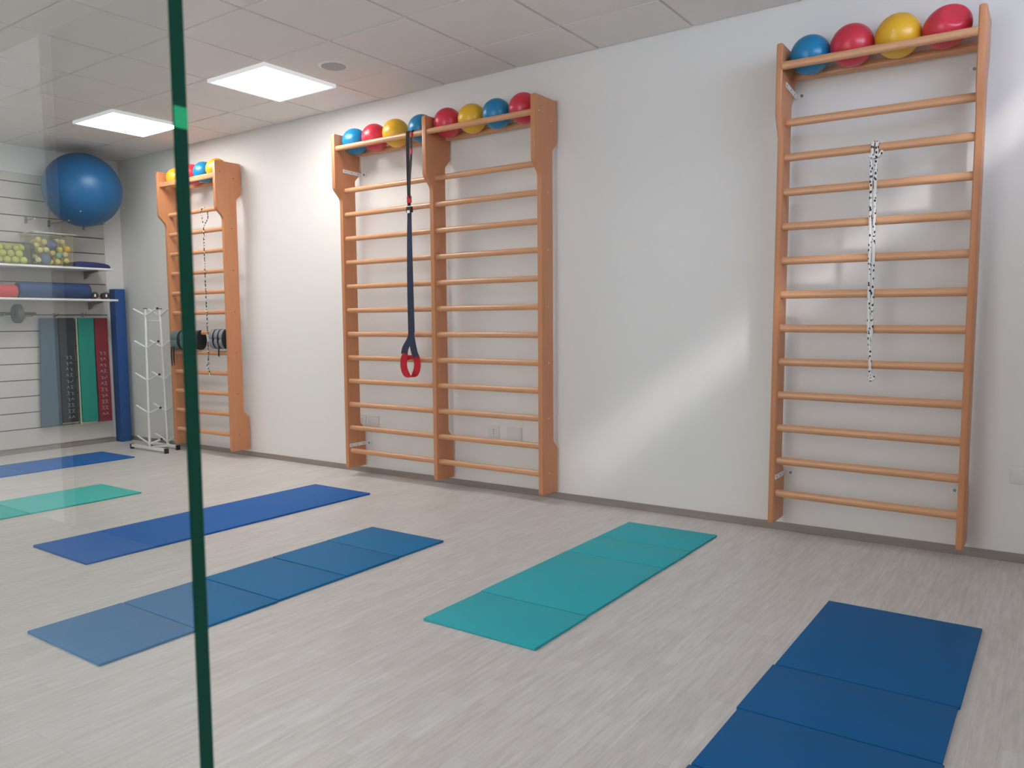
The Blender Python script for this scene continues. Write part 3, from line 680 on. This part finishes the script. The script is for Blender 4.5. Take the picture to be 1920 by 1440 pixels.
# hanging mats with printed figures
def figures(t_obj, yc, z_top, z_bot, x, n, sc0=1.0, w_=.05):
    """column of tiny white exercise figures printed on the mat"""
    rf = random.Random(11); bm = B()
    def stroke(a, b_, th):
        a = Vector(a); b_ = Vector(b_); d = (b_ - a).normalized(); s_ = Vector((0, -d.z, d.y)) * th / 2; xx = Vector((x, 0, 0)); e = Vector((.0006, 0, 0))
        q = [a + s_, b_ + s_, b_ - s_, a - s_]
        lo = [bm.verts.new(p + xx) for p in q]; hi = [bm.verts.new(p + xx + e) for p in q]
        bm.faces.new(hi); bm.faces.new(lo[::-1])
        for i in range(4): bm.faces.new((lo[i], lo[(i + 1) % 4], hi[(i + 1) % 4], hi[i]))
    H_ = (z_top - z_bot) / n
    for i in range(n):
        z_ = z_top - H_ * (i + .5); h = H_ * .36
        for yy in (yc - .014, yc + .020):
            k = rf.randint(0, 3)
            if k == 0: segs = [((0, h), (0, 0)), ((0, 0), (-.012, -h)), ((0, 0), (.012, -h)), ((-.015, h * .7), (.015, h * .4))]
            elif k == 1: segs = [((-.014, -h * .6), (0, h * .6)), ((0, h * .6), (.014, -h * .6)), ((-.006, .0), (.008, .0))]
            elif k == 2: segs = [((-.016, -h * .3), (.012, -h * .1)), ((.012, -h * .1), (.012, h * .8)), ((-.004, -h * .2), (-.004, -h))]
            else: segs = [((-.014, h * .5), (.014, h * .1)), ((.002, h * .3), (.002, -h)), ((.002, -h * .2), (.013, -h * .8))]
            for (a1, a2), (b1, b2) in segs: stroke((0, yy + a1, z_ + a2), (0, yy + b1, z_ + b2), .0032)
    return obj('pose_print', bm, plain('white_print', rgb(176, 172, 170), 0.8), t_obj, False)
def hanging_mat(y0, y1, zt, zb, m, label, th=.034, cream=False, flare=0.0, fig=None):
    t = thing('hanging_mat', label, 'mat', (XS + .05, (y0 + y1) / 2, zt)); cy = (y0 + y1) / 2; h = zt - zb; hw = (y1 - y0) / 2
    bm = B(); N = 12; L_ = []
    for i in range(N + 1):
        u = i / N; z_ = -h * u; wv = .004 * math.sin(u * 5 + y0 * 7); e = flare * u
        L_.append([bm.verts.new((xx + wv, yy, z_)) for xx, yy in ((-th / 2, -hw - e), (th / 2, -hw - e), (th / 2, hw), (-th / 2, hw))])
    for i in range(N):
        for k in range(4): bm.faces.new((L_[i][k], L_[i][(k + 1) % 4], L_[i + 1][(k + 1) % 4], L_[i + 1][k]))
    bm.faces.new(L_[0][::-1]); bm.faces.new(L_[-1]); bevel(bm, .005, 2, 1.0); obj('foam_sheet', bm, m, t)
    if cream:
        bm = B(); bx(bm, -th / 2 - .008, -th / 2 + .012, -hw - .010, hw + .002, -h - .022, -.004); bevel(bm, .003); obj('cream_layer', bm, plain('cream_backing', rgb(206, 212, 176), 0.8), t)
    if fig:
        o_ = figures(t, fig[0] - cy, fig[1] - zt, fig[2] - zt, th / 2 + .006, 11); 
    bm = B()
    return t
hanging_mat(-0.852, -0.705, 1.24, 0.232, plain('slate_teal_foam', rgb(58, 84, 104), 0.7), 'slate blue mat hanging leftmost on the slatted wall', flare=.035)
hanging_mat(-0.694, -0.553, 1.24, 0.248, plain('charcoal_foam', rgb(46, 52, 58), 0.7), 'charcoal mat with white pose figures hanging on the slatted wall', fig=(-0.625, .90, .27))
hanging_mat(-0.515, -0.365, 1.24, 0.235, plain('sea_green_foam', rgb(10, 136, 122), 0.7), 'sea green mat with cream backing hanging on the slatted wall', cream=True)
hanging_mat(-0.357, -0.229, 1.24, 0.225, plain('burgundy_foam', rgb(126, 24, 44), 0.7), 'burgundy mat with white pose figures hanging on the slatted wall', fig=(-0.30, .93, .27))
short_hook(-0.6995, 1.262, .075, 'hook at the top between the slate and charcoal mats', None)
short_hook(-0.437, 1.268, .055, 'hook above the sea green mat', None)

# blue foam post in the corner
bm = box(XC + .012, XC + .115, -.158, -.052, .001, 1.525, .006, 2)
tag(obj('foam_block', bm, plain('cobalt_vinyl', rgb(16, 74, 140), 0.5), None, True), 'tall narrow cobalt blue foam block standing in the room corner', 'foam block')

# white accessory rack
t = thing('accessory_rack', 'empty white metal tree rack with peg arms beside the corner', 'rack', (-4.05, -0.24, 0))
BCAP = BLACKP
def rpart(name, bm, m): return obj(name, bm, m, t)
for (px, py, tx) in ((0, -.09, .03), (0.0, .09, -.03)):
    bm = B(); tube(bm, [Vector((px, py, .03)), Vector((px + tx * .5, py, .66)), Vector((px + tx, py * .98, 1.315))], .0125, 10); rpart('post', bm, WHITE)
    bm = B(); rod(bm, (px + tx, py, 1.312), (px + tx, py, 1.318), .017, seg=12); rpart('cap', bm, DARKM)
    bm = box(px - .30, px + (.27 if py < 0 else .165), py - .015, py + .015, .018, .043, .003); ft = rpart('foot_bar', bm, WHITE)
    for s_ in (-.30, .27 if py < 0 else .165):
        bm = box(px + s_ - .012, px + s_ + .012, py - .017, py + .017, .0, .045, .002); obj('rubber_foot', bm, BCAP, ft)
    for k, z_ in enumerate((1.25, .955, .655, .352, .065)):
        cx = px + tx * z_ / 1.3
        for s_ in (-1, 1):
            ex = cx + s_ * (.195 if py < 0 or s_ < 0 else .13); bm = B(); rod(bm, (cx, py, z_), (ex, py - .0, z_ + .062), .0088, seg=10); a_ = rpart('peg_arm', bm, WHITE)
            if s_ > 0 and py < 0:
                bm = B(); rod(bm, (ex - .004, py, z_ + .0605), (ex + .006, py, z_ + .064), .010, seg=10); obj('end_cap', bm, BCAP, a_)
bm = box(-.018, .018, -.075, .075, .020, .040, .002); rpart('cross_bar', bm, WHITE)
bm = B(); tube(bm, [Vector((.03, -.085, 1.20)), Vector((-.03, .085, 1.20))], .007, 8); rpart('cross_bar', bm, WHITE)
